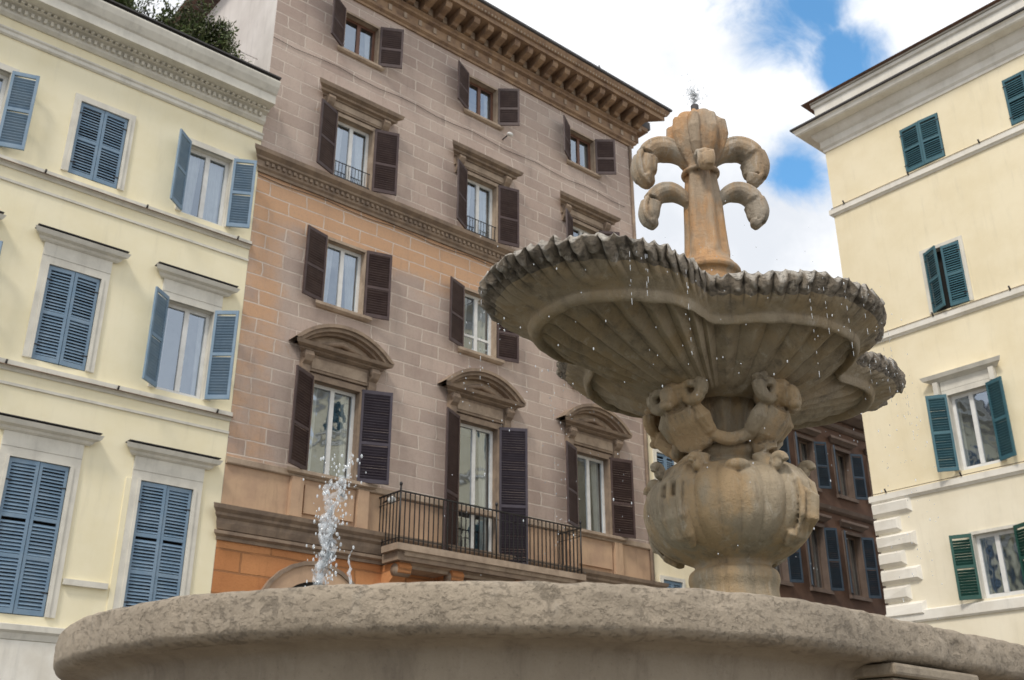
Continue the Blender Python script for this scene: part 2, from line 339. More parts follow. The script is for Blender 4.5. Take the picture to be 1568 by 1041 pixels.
mo([(.78,20.98),(.78,21.12),(.84,21.14),(.90,21.24),(.92,21.30),(.3,21.36)],M_CORN)
mo([(.93,21.305),(.97,21.33),(.97,21.40),(.2,21.7)],M_DARK)
x=.12
while x<W+.2:
    prof=[(-.12,20.66),(-.30,20.66),(-.36,20.72),(-.55,20.76),(-.66,20.80),(-.70,20.88),(-.70,20.978),(-.12,20.978)]
    mb.prism([(y,z+C) for y,z in reversed(prof)],x,x+.2,M_CORN)
    mb.box(x+.28,x+.42,-.17,-.119,20.70+C,20.92+C,M_TRIM2)
    mb.box(x+.05,x+.15,-.075,-.03,20.27+C,20.45+C,M_TRIM2)
    x+=.49
x=.0
while x<W+.8:
    mb.ell((x,-.845,21.17+C),(.035,.03,.05),M_TRIM2,seg=8,rings=5);x+=.12
for k in range(14): mb.box(W+.12,W+.70,.3+k*.55,.5+k*.55,20.66+C,20.978+C,M_CORN)
mb.prism([(0,20.64+C),(9,20.64+C),(9,21.3+C),(0,21.3+C)],W,W+.12,M_CORN)
mb.box(W,W+.85,0,9,20.98+C,21.12+C,M_CORN);mb.box(W,W+.97,0,9,21.125+C,21.4+C,M_DARK)
mb.quad((-.6,-.6,21.45),(W+.6,-.6,21.45),(W-2,4.5,23.0),(2,4.5,23.0),M_ROOF);mb.add([(-.6,9,21.4),(-.6,-.6,21.45),(2,4.5,23.0)],[(0,1,2)],M_ROOF)
mb.add([(W+.6,-.6,21.45),(W+.6,9,21.4),(W-2,4.5,23.0)],[(0,1,2)],M_ROOF)
mb.build('cornices',main)
mb=MB()
for c in cols:
    x0,x1,a,b=row[(c,2)]
    surround(mb,x0,x1,a,b,.10,M_TRIM2,.05)
    mb.box(x0-.42,x1+.42,-.08,.0,16.34,16.58,M_TRIM)
    molding(mb,x0-.40,x1+.40,[(.10,16.585),(.12,16.62),(.20,16.64),(.20,16.70),(.30,16.74),(.33,16.83),(.05,16.86)],M_TRIM)
    mb.box(x0-.3,x1+.3,-.095,-.081,16.39,16.54,M_TRIM2)
    for sg in(-1,1):
        cx=c+sg*.80;mb.prism([(0,16.582),(-.22,16.582),(-.25,16.50),(-.20,16.40),(-.12,16.32),(-.10,16.22),(-.05,16.12),(0,16.12)],cx-.09,cx+.09,M_TRIM)
    for z in(14.55,14.95): mb.box(x0,x1,-.03,-.015,z,z+.02,M_IRON)
    for k in range(11): mb.box(x0+.04+k*.092,x0+.052+k*.092,-.028,-.017,14.4,14.96,M_IRON)
    x0,x1,a,b=row[(c,3)];surround(mb,x0,x1,a,b,.07,M_TRIM2,.03);molding(mb,x0-.12,x1+.12,[(.06,a-.12),(.12,a-.07),(.12,a-.002)],M_TRIM2)
    x0,x1,a,b=row[(c,1)];surround(mb,x0,x1,a,b,.06,M_TRIM2,.03);molding(mb,x0-.12,x1+.12,[(.05,a-.10),(.10,a-.06),(.10,a-.002)],M_TRIM2)
    x0,x1,a,b=row[(c,4)];surround(mb,x0,x1,a,b,.13,M_TRIM,.06)
    mb.box(x0-.34,x1+.34,-.09,.0,9.50,9.88,M_TRIM);mb.box(x0-.12,x1+.12,-.11,-.091,9.56,9.80,M_TRIM2)
    molding(mb,x0-.30,x1+.30,[(.12,9.885),(.20,9.92),(.20,9.95),(.33,9.98),(.36,10.05),(.05,10.06)],M_TRIM)
    for sg in(-1,1):
        cx=c+sg*.85;mb.prism([(0,9.882),(-.24,9.882),(-.28,9.78),(-.22,9.66),(-.13,9.60),(-.14,9.48),(-.10,9.30),(-.05,9.22),(0,9.22)],cx-.10,cx+.10,M_TRIM)
        mb.tube([(cx-.11,-.2,9.78),(cx+.11,-.2,9.78)],.075,M_TRIM,10)
    half=1.24;rise=.56;R=(half*half+rise*rise)/(2*rise);zc=10.06+rise-R;a0=math.asin(half/R);n=22
    for (dr0,dr1,pj) in((-.19,-.13,.2),(-.13,-.05,.30),(-.05,.03,.36)):
        vs=[];fs=[]
        for i in range(n+1):
            an=-a0+2*a0*i/n
            for rr in(R+dr0,R+dr1):
                for y in(0,-pj): vs.append((c+rr*sin(an),y,max(zc+rr*cos(an),10.062)))
        for i in range(n):
            b0=i*4;fs+=[(b0+1,b0+3,b0+7,b0+5),(b0+3,b0+2,b0+6,b0+7),(b0,b0+1,b0+5,b0+4)]
        mb.add(vs,fs,M_TRIM)
    vs=[(c+(R-.15)*sin(-a0+2*a0*i/n),-.06,max(10.05,zc+(R-.15)*cos(-a0+2*a0*i/n))) for i in range(n+1)];mb.add(vs,[tuple(range(n,-1,-1))],M_TRIM2)
    mb.tube([(c-.5,-.09,10.16),(c-.25,-.11,10.22),(c,-.12,10.28),(c+.25,-.11,10.22),(c+.5,-.09,10.16)],[.03,.06,.07,.06,.03],M_TRIM,8)
mb.build('window_surrounds',main)
mb=MB()
for (c,r),o in row.items():
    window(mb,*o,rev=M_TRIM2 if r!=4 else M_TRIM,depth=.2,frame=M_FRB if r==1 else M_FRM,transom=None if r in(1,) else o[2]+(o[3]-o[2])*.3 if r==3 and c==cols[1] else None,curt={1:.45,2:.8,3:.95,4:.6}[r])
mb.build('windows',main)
mb=MB()
ang={(0,1):(150,150),(1,1):(155,140),(2,1):(150,140),(0,2):(158,160),(1,2):(150,165),(2,2):(150,150),(0,3):(165,163),(1,3):(160,165),(2,3):(160,160),(0,4):(150,158),(1,4):(152,150),(2,4):(155,165)}
for i,c in enumerate(cols):
    for r in(1,2,3,4):
        x0,x1,a,b=row[(c,r)];al,ar=ang[(i,r)]
        m1,m2=(M_SHB,M_SHB) if r!=4 or i==2 else (M_SHB,M_SHP)
        shutters(mb,x0-.02,x1+.02,a+.0,b+.06,m1,al,ar,m2,over=.09,y=-.075 if r in(2,4) else -.05,mids=(.45,) if r!=4 else (.42,))
mb.build('shutters',main)
mb=MB()
bx0,bx1,bp=3.58,9.05,.85
molding(mb,bx0+.25,bx1-.25,[(bp-.32,5.50),(bp-.3,5.56),(bp-.2,5.60),(bp-.16,5.66),(bp-.06,5.70),(bp-.04,5.78),(bp,5.80),(bp,5.90)],M_TRIM2,False)
mb.box(bx0,bx1,-bp-.02,-.28,5.79,5.93,M_TRIM2)
mb.box(bx0+.1,bx1-.1,-bp+.1,-.18,5.60,5.785,M_TRIM)
for cx in(3.95,5.35,7.2,8.65):
    mb.prism([(0,5.59),(-.62,5.59),(-.68,5.50),(-.64,5.38),(-.48,5.32),(-.32,5.22),(-.25,5.02),(-.2,4.78),(-.1,4.62),(0,4.6)],cx-.16,cx+.16,M_ORG)
    mb.tube([(cx-.18,-.5,5.44),(cx+.18,-.5,5.44)],.13,M_TRIM,14);mb.tube([(cx-.175,-.14,4.78),(cx+.175,-.14,4.78)],.09,M_TRIM,12)
def bars(mb,p0,p1,z0,z1,sp):
    v=Vector(p1)-Vector(p0);L=v.length;n=int(L/sp)
    for i in range(n+1):
        p=Vector(p0)+v*(i/n);w=.010
        mb.box(p.x-w,p.x+w,p.y-w,p.y+w,z0,z1,M_IRON)
        if i%2==0: mb.ell((p.x,p.y,z0+.55),(.018,.018,.03),M_IRON,seg=6,rings=4)
yb_=-bp+.05
bars(mb,(bx0+.08,yb_,0),(bx1-.08,yb_,0),5.93,7.05,.125)
for xx in(bx0+.08,bx1-.08): bars(mb,(xx,yb_,0),(xx,-.05,0),5.93,7.05,.125)
for z,w in((7.05,.022),(6.05,.012),(6.85,.01)):
    mb.box(bx0+.06,bx1-.06,yb_-w,yb_+w,z-w*.6,z+w*.6,M_IRON)
    for xx in(bx0+.08,bx1-.08): mb.box(xx-w*.9,xx+w*.9,yb_+w+.002,0,z-w*.6,z+w*.6,M_IRON)
for xx in (bx0+.08,(bx0+bx1)/2,bx1-.08): mb.tube([(xx,yb_,5.93),(xx,yb_,7.18)],.02,M_IRON,6);mb.ell((xx,yb_,7.2),(.035,.035,.05),M_IRON)
mb.build('balcony',main)
mb=MB()
mb.add([(5.2,-.2,4.95),(8.2,-.2,4.95),(8.4,-1.5,4.3),(5.0,-1.5,4.3),(5.0,-1.5,4.1),(8.4,-1.5,4.1)],[(0,3,2,1),(3,4,5,2)],M_AWN)
mb.build('awning',main)
mb=MB()
mb.tube([(W-.12,-.05,.2),(W-.12,-.05,19.9)],.05,M_TRIM,8)
for z,sag in((13.78,.03),(17.6,.04)):
    mb.tube([(x*.6,-.02,z-sag*sin(x*1.7)) for x in range(0,21)],.008,M_DARK,4)
mb.tube([(7.1,-.02,17.85),(7.1,-.3,17.9)],.02,M_DARK,6);mb.ell((7.1,-.34,17.86),(.1,.07,.06),M_FRM)
mb.tube([(3.75,-.02,6.95),(3.75,-.3,7.0)],.02,M_DARK,6);mb.ell((3.75,-.34,6.95),(.09,.09,.09),M_FRM)
mb.tube([(10.9,2,21.9),(10.9,2,24.0)],.02,M_DARK,5);mb.tube([(10.5,2,23.7),(11.3,2,23.7)],.012,M_DARK,4)
for k in range(5): mb.tube([(10.55+k*.17,1.75,23.7),(10.55+k*.17,2.25,23.7)],.008,M_DARK,4)
mb.tube([(10.6,-.5,21.3),(10.6,-.5,21.9)],.018,M_DARK,5);mb.ell((10.6,-.5,21.75),(.05,.05,.12),M_DARK,seg=8,rings=6)
mb.build('pipes_and_antenna',main)
# ================================================================== YELLOW HOUSE (left)
yel=empty('yellow_house',P0,YA)
ycols=[-1.12,-3.45,-5.78,-8.11,-10.44]
X0=-12.0
mb=MB();yo=[];yr={}
for i,c in enumerate(ycols):
    for r,(hw,a,b) in {1:(.49,12.22,13.88),2:(.49,8.30,10.20),3:(.52,3.85,6.47)}.items():
        yr[(i,r)]=(c-hw,c+hw,a,b);yo.append(yr[(i,r)])
wall(mb,X0,-.005,0,15.2,yo,lambda z:M_YEL)
shell(mb,X0,-.005,9,0,15.3,M_YEL,top=M_ROOF,right=False)
mb.build('walls',yel)
mb=MB()
E=-.004
def ymold(z,prof,x1=E,mat=M_YTR): molding(mb,X0,x1,[(p,z+dz) for p,dz in prof],mat,False)
ymold(11.93,[(.03,-.04),(.05,0),(.10,.04),(.10,.12),(.03,.14)])
ymold(11.60,[(.03,0),(.03,.05)])
ymold(8.02,[(.03,-.04),(.05,0),(.10,.04),(.10,.13),(.03,.15)])
ymold(7.72,[(.03,0),(.03,.05)])
ymold(3.55,[(.04,-.1),(.07,0),(.12,.04),(.12,.13),(.03,.15)])
mb.box(X0,E,-.04,0,0,3.44,M_WHT)
ymold(14.66,[(.03,0),(.06,.03),(.06,.10),(.09,.13),(.09,.16),(.03,.16)])
ymold(15.08,[(.04,0),(.10,.06),(.10,.12),(.10,.22),(.18,.26),(.24,.28),(.24,.31)])
ymold(15.39,[(.48,.005),(.50,.01),(.50,.22),(.54,.25),(.62,.38),(.66,.50),(.66,.54),(.2,.60)])
mb.box(X0,E,-.68,-.2,15.995,16.03,M_DARK)
x=X0+.05
while x<-.1:
    mb.box(x,x+.06,-.165,-.101,15.21,15.30,M_YTR);mb.box(x,x+.07,-.30,-.241,15.345,15.394,M_YTR);x+=.125
mb.box(X0,E,-.24,.0,15.33,15.395,M_YTR)
for z in(11.935,8.025):
    mb.tube([(X0,-.125,z+.02),(E,-.125,z+.02)],.014,M_TRIM,4)
    for k in range(7): mb.tube([(-.35-k*2.0,-.12,z+.03),(-.35-k*2.0,-.16,z+.10)],.02,M_DARK,5)
for (i,r),(x0,x1,a,b) in yr.items():
    w={1:.13,2:.15,3:.17}[r]
    surround(mb,x0,x1,a,b,w,M_YTR,.04)
    if r>1:
        mb.box(x0-w,x1+w,-.05,0,b+w+.002,b+w+.26,M_YTR)
        molding(mb,x0-w-.03,x1+w+.03,[(.06,b+w+.262),(.10,b+w+.29),(.12,b+w+.33),(.20,b+w+.36),(.24,b+w+.44),(.05,b+w+.47)],M_YTR)
        mb.box(x0-w-.22,x1+w+.22,-.25,-.02,b+w+.471,b+w+.485,M_DARK)
    if r==3: mb.box(x0-w-.1,x0-w-.002,-.03,0,0,b,M_YEL)
for i in range(len(ycols)-1):
    a=yr[(i+1,3)][1]+.2;b=yr[(i,3)][0]-.32;mb.box(a,b,-.07,0,4.42,4.52,M_YTR)
mb.build('stucco_trim',yel)
mb=MB()
state={(0,1):(140,150),(0,2):(142,140),(2,1):(150,160),(2,2):(150,150)}
for (i,r),o in yr.items():
    opn=(i,r) in state
    window(mb,*o,rev=M_YTR,depth=.2,room=opn,curt=.9 if r==1 else .35,transom=None)
mb.build('windows',yel)
mb=MB()
for (i,r),(x0,x1,a,b) in yr.items():
    if (i,r) in state:
        al,ar=state[(i,r)];shutters(mb,x0,x1,a,b+.03,M_SHBL,al,ar,y=-.06,mids=(.5,))
    else: closed(mb,x0+.01,x1-.01,a+.01,b-.01,M_SHBL,y=.02,mids=(.36,.62) if r==3 else (.5,))
mb.build('shutters',yel)
mb=MB()
mb.box(X0,-.3,.25,.4,15.3,16.25,M_YTR)
for k in range(4): mb.tube([(-.55+k*.12,.5,16.2),(-.55+k*.12,.5,17.2)],.010,M_SIDE,5)
mb.tube([(-.6,.5,17.2),(-.1,.5,17.2)],.014,M_SIDE,5)
mb.build('roof_terrace',yel)
# ================================================================== small pale house beside the palazzo
oc=empty('ochre_house',P0,YA)
mb=MB();o1=[(12.75,13.55,8.3,9.95),(12.75,13.55,4.6,6.4),(12.75,13.55,11.2,12.2),(14.9,15.7,8.3,9.95),(14.9,15.7,4.6,6.4)]
wall(mb,W+.03,16.6,0,13.2,o1,lambda z:M_CRM);shell(mb,W+.03,16.6,8,0,13.2,M_CRM)
for o in o1:
    window(mb,*o,rev=M_YTR,room=False);surround(mb,*o,.1,M_YTR);closed(mb,o[0]+.01,o[1]-.01,o[2]+.01,o[3]-.01,M_SHBL,y=.02)
for z in(7.7,10.8): molding(mb,W+.03,16.6,[(.04,z),(.1,z+.05),(.1,z+.14)],M_YTR,False)
molding(mb,W+.03,16.6,[(.1,12.9),(.3,13.05),(.4,13.22),(.1,13.26)],M_YTR,False)
mb.build('facade',oc)
# ================================================================== brown house in the background
br=empty('brown_house',P0,YA)
mb=MB();ob=[]
for k in range(6):
    cx=18.0+k*2.15
    for a,b in((10.3,11.9),(7.0,9.0),(3.2,5.0)): ob.append((cx-.45,cx+.45,a,b))
wall(mb,16.64,30,0,13.3,ob,lambda z:M_BRN);shell(mb,16.64,30,8,0,13.3,M_BRN)
for o in ob:
    window(mb,*o,rev=M_BTR,room=True,frame=M_BTR,curt=.3);surround(mb,*o,.11,M_BTR)
    molding(mb,o[0]-.15,o[1]+.15,[(.06,o[3]+.2),(.12,o[3]+.26),(.2,o[3]+.32),(.2,o[3]+.4)],M_BTR)
    mb.box(o[0]-.14,o[1]+.14,-.1,0,o[2]-.12,o[2]-.002,M_BTR)
    shutters(mb,o[0],o[1],o[2],o[3],M_SHN,150,150,y=-.06)
for z in(5.9,9.6,12.6): molding(mb,16.64,30,[(.04,z),(.12,z+.06),(.16,z+.18),(.04,z+.22)],M_BTR,False)
molding(mb,16.64,30,[(.1,13.0),(.4,13.15),(.5,13.32),(.1,13.36)],M_BTR,False)
mb.build('facade',br)
# ================================================================== RIGHT CREAM HOUSE
rt=empty('cream_house',(8.7158,25.0,0),YA-pi/2)
RW=16
rc=[2.85,5.62,8.4,11.2,14.0]
mb=MB();ro=[];rr_={}
for i,c in enumerate(rc):
    for r,(hw,a,b) in {1:(.54,15.88,17.2),2:(.47,11.86,13.50),3:(.47,7.90,9.72),4:(.47,5.02,6.42)}.items():
        rr_[(i,r)]=(c-hw,c+hw,a,b);ro.append(rr_[(i,r)])
wall(mb,.1,RW,0,18.0,ro,lambda z:M_CRM if z>7.7 else M_CRL,zc=(7.7,11.7))
mb.quad((.1,0,0),(.1,0,19.2),(.1,10,19.2),(.1,10,0),M_CRM);mb.quad((RW,0,0),(RW,10,0),(RW,10,19.2),(RW,0,19.2),M_CRM);mb.quad((.1,10,0),(.1,10,19.2),(RW,10,19.2),(RW,10,0),M_CRM)
mb.build('walls',rt)
mb=MB()
def wrap(prof,mat):
    pr=[(-.0,prof[0][1])]+[(p,z) for p,z in prof]+[(-.0,prof[-1][1])]
    n=len(pr);rings=[]
    for k in range(3):
        for p,z in pr:
            if k==0: rings.append((RW,-p,z))
            elif k==1: rings.append((.1-p,-p,z))
            else: rings.append((.1-p,10,z))
    fs=[]
    for k in range(2):
        for i in range(n): fs.append((k*n+i,k*n+(i+1)%n,(k+1)*n+(i+1)%n,(k+1)*n+i))
    mb.add(rings,fs,mat)
for z in(15.62,11.62,7.60): wrap([(.03,z-.06),(.06,z-.02),(.09,z),(.09,z+.14),(.03,z+.16)],M_WHT)
wrap([(.04,4.70),(.08,4.74),(.08,4.94),(.03,4.97)],M_WHT)
wrap([(.03,17.62),(.03,17.70),(.08,17.76),(.08,17.95),(.14,18.0),(.22,18.12),(.24,18.2)],M_WHT)
wrap([(.50,18.203),(.54,18.24),(.56,18.33),(.60,18.36)],M_WHT)
wrap([(.62,18.363),(.64,18.38),(.64,18.43),(.1,18.46)],M_DARK)
wrap([(.10,18.462),(.10,19.10),(.16,19.13),(.16,19.22),(-.3,19.25)],M_WHT)
wrap([(.18,19.252),(.18,19.29),(-.3,19.32)],M_WHT)
mb.quad((-.3,-.3,19.3),(RW,-.3,19.3),(RW,10,19.3),(-.3,10,19.3),M_ROOF)
z=0.02;k=0
while z<7.35:
    L=.95 if k%2==0 else .62;h=.40
    zz=z+h-.05
    y0=-.11;c_=.07;j=lambda:random.uniform(-.02,.02)
    x0,x1=.1-.09,.1+L
    vs=[(x0+.03,0,z),(x1,0,z),(x1,0,zz),(x0+.03,0,zz),(x0+c_,y0+j(),z+c_),(x1-c_,y0+j(),z+c_),(x1-c_,y0+j(),zz-c_),(x0+c_,y0+j(),zz-c_)]
    mb.add(vs,[(0,1,5,4),(1,2,6,5),(2,3,7,6),(3,0,4,7),(4,5,6,7)],M_WHT)
    z+=h;k+=1
    mb.box(.02,.1,.0,(.6 if k%2 else .9),z-h,zz,M_WHT)
for (i,r),(x0,x1,a,b) in rr_.items():
    if r==2: surround(mb,x0,x1,a,b,.09,M_YTR,.03)
    if r==3:
        surround(mb,x0,x1,a,b,.13,M_YTR,.05);mb.box(x0-.13,x1+.13,-.055,0,b+.132,b+.36,M_YTR)
        molding(mb,x0-.28,x1+.28,[(.06,b+.362),(.12,b+.40),(.20,b+.43),(.24,b+.52),(.05,b+.55)],M_YTR)
        for sg in(-1,1): mb.box((x0+x1)/2+sg*.68-.06,(x0+x1)/2+sg*.68+.06,-.15,0,b+.05,b+.36,M_YTR)
    if r==4: surround(mb,x0,x1,a,b,.07,M_YTR,.03)
mb.build('trim',rt)
mb=MB()
for (i,r),o in rr_.items():
    window(mb,*o,rev=M_YTR,depth=.18,room=r>=3,curt=.15,transom=None)
mb.build('windows',rt)
mb=MB()
for (i,r),(x0,x1,a,b) in rr_.items():
    if r==1: closed(mb,x0+.01,x1-.01,a+.01,b-.01,M_SHT,y=.0,mids=(.5,))
    elif r==2:
        w=(x1-x0)/2
        leaf(mb,x0,-.0,a+.01,b-.01,w,radians(28),-1,M_SHT,(.5,));leaf(mb,x1,-.0,a+.01,b-.01,w,radians(6),1,M_SHT,(.5,))
    elif r==3: shutters(mb,x0,x1,a,b+.03,M_SHT,148,158,y=-.07,mids=(.5,))
    else: shutters(mb,x0,x1,a,b+.03,M_SHG,160,155,y=-.05,mids=(.5,))
mb.build('shutters',rt)
mb=MB()
for z in (15.75,11.75,7.75):
    mb.tube([(0.1,-.1,z+.02),(RW,-.1,z+.02)],.010,M_TRIM,4)
    for k in range(7): mb.tube([(.5+k*1.9,-.09,z),(.5+k*1.9,-.15,z+.09)],.022,M_DARK,5)
mb.build('cables',rt)
# ================================================================== GROUND
mb=MB();mb.quad((-400,-400,0),(400,-400,0),(400,600,0),(-400,600,0),M_PAV);mb.build('ground')
# ================================================================== FOUNTAIN
FC=(1.400,6.673)
FA=radians(42.6)
fo=empty('stone_fountain',(FC[0],FC[1],0),FA)
R0=1.95;LS=2.05
def stad(n_arc=190,n_st=140):
    out=[]
    for i in range(n_arc): a=-pi/2+pi*i/n_arc;out.append((LS,0,cos(a),sin(a)))
    for i in range(n_st): out.append((LS-2*LS*i/n_st,0,0,1))
    for i in range(n_arc): a=pi/2+pi*i/n_arc;out.append((-LS,0,cos(a),sin(a)))
    for i in range(n_st): out.append((-LS+2*LS*i/n_st,0,0,-1))
    return out
ST=stad()
def ring_mesh(prof,mat,disp=0.,name='x',chips=False):
    mb=MB();n=len(ST);vs=[]
    for d,z in prof:
        for (sx,sy,nx,ny) in ST:
            p=Vector((sx+nx*(R0-d),sy+ny*(R0-d),z))
            if disp:
                q=noise.noise(p*1.3)*.6+noise.noise(p*4.5)*.4+noise.noise(p*14)*.25+noise.noise(p*34)*.2
                chip=max(0,noise.noise(p*5.1+Vector((5,2,9)))-.25)*1.6
                if chips and z>1.62: chip+=max(0,noise.noise(p*11+Vector((1,7,3)))-.15)*1.5*min(1,(z-1.62)/.06)
                k=disp*(q-chip);p+=Vector((nx,ny,0))*k;p.z+=disp*(.5*noise.noise(p*3+Vector((9,0,0)))+.3*noise.noise(p*17+Vector((9,0,0)))-chip*.5)
            vs.append(p)
    fs=[]
    for i in range(len(prof)-1):
        for k in range(n): fs.append((i*n+k,(i+1)*n+k,(i+1)*n+(k+1)%n,i*n+(k+1)%n))
    mb.add(vs,fs,mat,True);return mb.build(name,fo)
RZ=.030
rimprof=smooth_tab([(d,z+RZ) for d,z in [(.46,1.30),(.44,1.50),(.42,1.64),(.37,1.685),(.28,1.70),(.16,1.702),(.07,1.70),(.022,1.692),(.006,1.668),(0,1.63),(.0,1.58),(.006,1.555),(.028,1.538),(.06,1.532),(.12,1.53)]],7)
ring_mesh(rimprof,M_RIMS,.015,'basin_rim',True)
bodyprof=smooth_tab([(.10,1.532+RZ),(.15,1.52+RZ),(.185,1.49+RZ),(.20,1.42),(.225,1.31),(.28,1.14),(.38,.93),(.58,.74),(.85,.60),(1.05,.50),(1.1,.42),(1.0,.34),(.9,.30),(.9,.12)],5)
ring_mesh(bodyprof,M_BODY,.006,'basin_body')
mb=MB();vs=[(sx+nx*(R0-.43),sy+ny*(R0-.43),1.5) for sx,sy,nx,ny in ST];mb.add(vs,[tuple(range(len(vs)))],M_POOL);mb.build('basin_pool',fo)
mb=MB()
for (g,z0,z1) in((.5,0.0,.15),(.1,.15,.30)):
    vs=[];n=len(ST)
    for z in(z0,z1): vs+=[(sx+nx*(R0+g),sy+ny*(R0+g),z) for sx,sy,nx,ny in ST]
    mb.add(vs,[(k,(k+1)%n,n+(k+1)%n,n+k) for k in range(n)]+[tuple(range(n,2*n))],M_RIMS)
for sx in(-1,1):
    for sy in(-1,1):
        cx=sx*1.41
        for (w,p0,p1,z0,z1) in((.34,.20,.01,1.51,1.556),(.31,.22,.04,1.20,1.507),(.20,.24,.015,1.28,1.44)):
            ya_,yb2=sy*(R0-p0),sy*(R0-p1);mb.box(cx-w,cx+w,min(ya_,yb2),max(ya_,yb2),z0,z1,M_BODY)
so_=mb.build('steps_and_bosses',fo);bv=so_.modifiers.new('bevel','BEVEL');bv.width=.012;bv.segments=2;bv.limit_method='ANGLE'
# ---- upper bowl, quatrefoil
def field(x,y):
    d=[]
    for (cx,cy,r) in((1.20,0,.655),(-1.245,0,.67),(0.0,.38,.805),(0,-.38,.79)):
        d.append(math.hypot(x-cx,y-cy)-r)
    k=9.;return -math.log(sum(exp(-k*t) for t in d))/k
def rout(phi):
    lo,hi=.2,2.6
    for _ in range(40):
        m=(lo+hi)/2
        if field(m*cos(phi),m*sin(phi))<0: lo=m
        else: hi=m
    return lo
raw=[];NN=1440
for i in range(NN):
    a=2*pi*i/NN;r=rout(a);raw.append((r*cos(a),r*sin(a)))
cum=[0]
for i in range(NN): cum.append(cum[-1]+math.hypot(raw[(i+1)%NN][0]-raw[i][0],raw[(i+1)%NN][1]-raw[i][1]))
PER=cum[-1];NT=116;NB=NT*8;out=[];j=0
for i in range(NB):
    s_=PER*i/NB
    while cum[j+1]<s_: j+=1
    t=(s_-cum[j])/(cum[j+1]-cum[j]);a=raw[j];b=raw[(j+1)%NN];out.append((a[0]+(b[0]-a[0])*t,a[1]+(b[1]-a[1])*t))
bp_=smooth_tab([(.0,3.48,0),(.08,3.50,0),(.18,3.545,.8),(.30,3.59,1),(.42,3.635,1),(.54,3.685,1),(.64,3.735,1),(.70,3.765,.5),(.722,3.770,0),(.735,3.742,0),(.752,3.726,0),(.772,3.732,0),(.786,3.756,0),(.792,3.785,0),(.82,3.802,0),(.86,3.82,0),(.91,3.848,0),(.95,3.885,0),(.985,3.93,0),(1.0,3.96,0)],4)
inn=smooth_tab([(.985,3.98,0),(.94,3.95,0),(.85,3.89,0),(.6,3.82,0),(.3,3.76,0),(.0,3.74,0)],4)
mb=MB()
tj=[random.uniform(.4,1.3) for _ in range(NT+2)]
def bpoint(i,w,z,fl,inner=False):
    ox,oy=out[i];ph=atan2(oy,ox);cx,cy=.27*cos(ph),.27*sin(ph)
    ww=max(0,min(1,w))
    x=cx+(ox-cx)*ww;y=cy+(oy-cy)*ww
    if not inner:
        g=1-abs(cos(pi*i/NB*44))
        if fl>0: z+=.072*fl*(g**.6)*min(1,w*1.6)*(.6+.4*w)-.028*fl
        if w>.80:
            k=(w-.80)/.2;tooth=abs(cos(pi*i/8))*tj[(i+4)//8];z+=-.036*k*k*tooth+.020*k*k*(1-tooth)
            o=1+.024*k*tooth;x=cx+(x-cx)*o;y=cy+(y-cy)*o
            z+=.02*k*noise.noise(Vector((x*9,y*9,3)))
    else:
        if w>.95: z+=.02*(1-abs(cos(pi*i/8)))
    p=Vector((x,y,z));q=noise.noise(p*6)*.010+noise.noise(p*16)*.006+noise.noise(p*2)*.012
    if w>.95:
        q+=noise.noise(p*22)*.022;x+=noise.noise(p*13)*.022;y+=noise.noise(p*12+Vector((7,7,7)))*.022
    return (x,y,z+q)
vs=[];allp=[(w,z,f,False) for w,z,f in bp_]+[(w,z,f,True) for w,z,f in inn]
for (w,z,f,iv) in allp:
    for i in range(NB): vs.append(bpoint(i,w,z,f,iv))
e0=next(k for k,a in enumerate(allp) if a[0]>.93)
e1=len(bp_)+3
fA=[];fB=[]
for k in range(len(allp)-1):
    for i in range(NB):
        (fB if e0<=k<e1 else fA).append((k*NB+i,k*NB+(i+1)%NB,(k+1)*NB+(i+1)%NB,(k+1)*NB+i))
mb.v+=vs;ka=mb.mi(M_BOWL);kb=mb.mi(M_EDGE)
for f in fA: mb.f.append(list(f));mb.m.append(ka);mb.sm.append(True)
for f in fB: mb.f.append(list(f));mb.m.append(kb);mb.sm.append(True)
mb.build('upper_bowl',fo)
mb=MB();mb.add([(x*.9,y*.9,3.915) for x,y in out],[tuple(range(NB))],M_POOL);mb.build('bowl_pool',fo)
# ---- carved pedestal (voxel-fused): round urn, four horned heads, scrolls and garlands
mb=MB()
tab=smooth_tab([(1.35,.50),(1.75,.46),(1.95,.36),(2.12,.30),(2.26,.27),(2.33,.285),(2.38,.275),(2.41,.24),(2.44,.25),(2.48,.33),(2.54,.43),(2.64,.51),(2.76,.545),(2.87,.53),(2.95,.47),(3.01,.38),(3.05,.28),(3.09,.215),(3.13,.245),(3.17,.245),(3.20,.20),(3.36,.175),(3.50,.21),(3.58,.28),(3.66,.40)],5)
PH=[2*pi*i/240 for i in range(240)]
def colf(u,ph):
    z,r=u;k=max(0,min(1,(z-2.44)/.12))*max(0,min(1,(3.04-z)/.1))
    r*=1+k*(.035*cos(4*ph)+.055*abs(sin(12*ph))**.8-.02)
    k2=max(0,min(1,(z-3.20)/.05));r*=1+k2*.07*cos(8*ph)
    return (r*cos(ph),r*sin(ph),z)
mb.rev(colf,tab,PH,M_STONE)
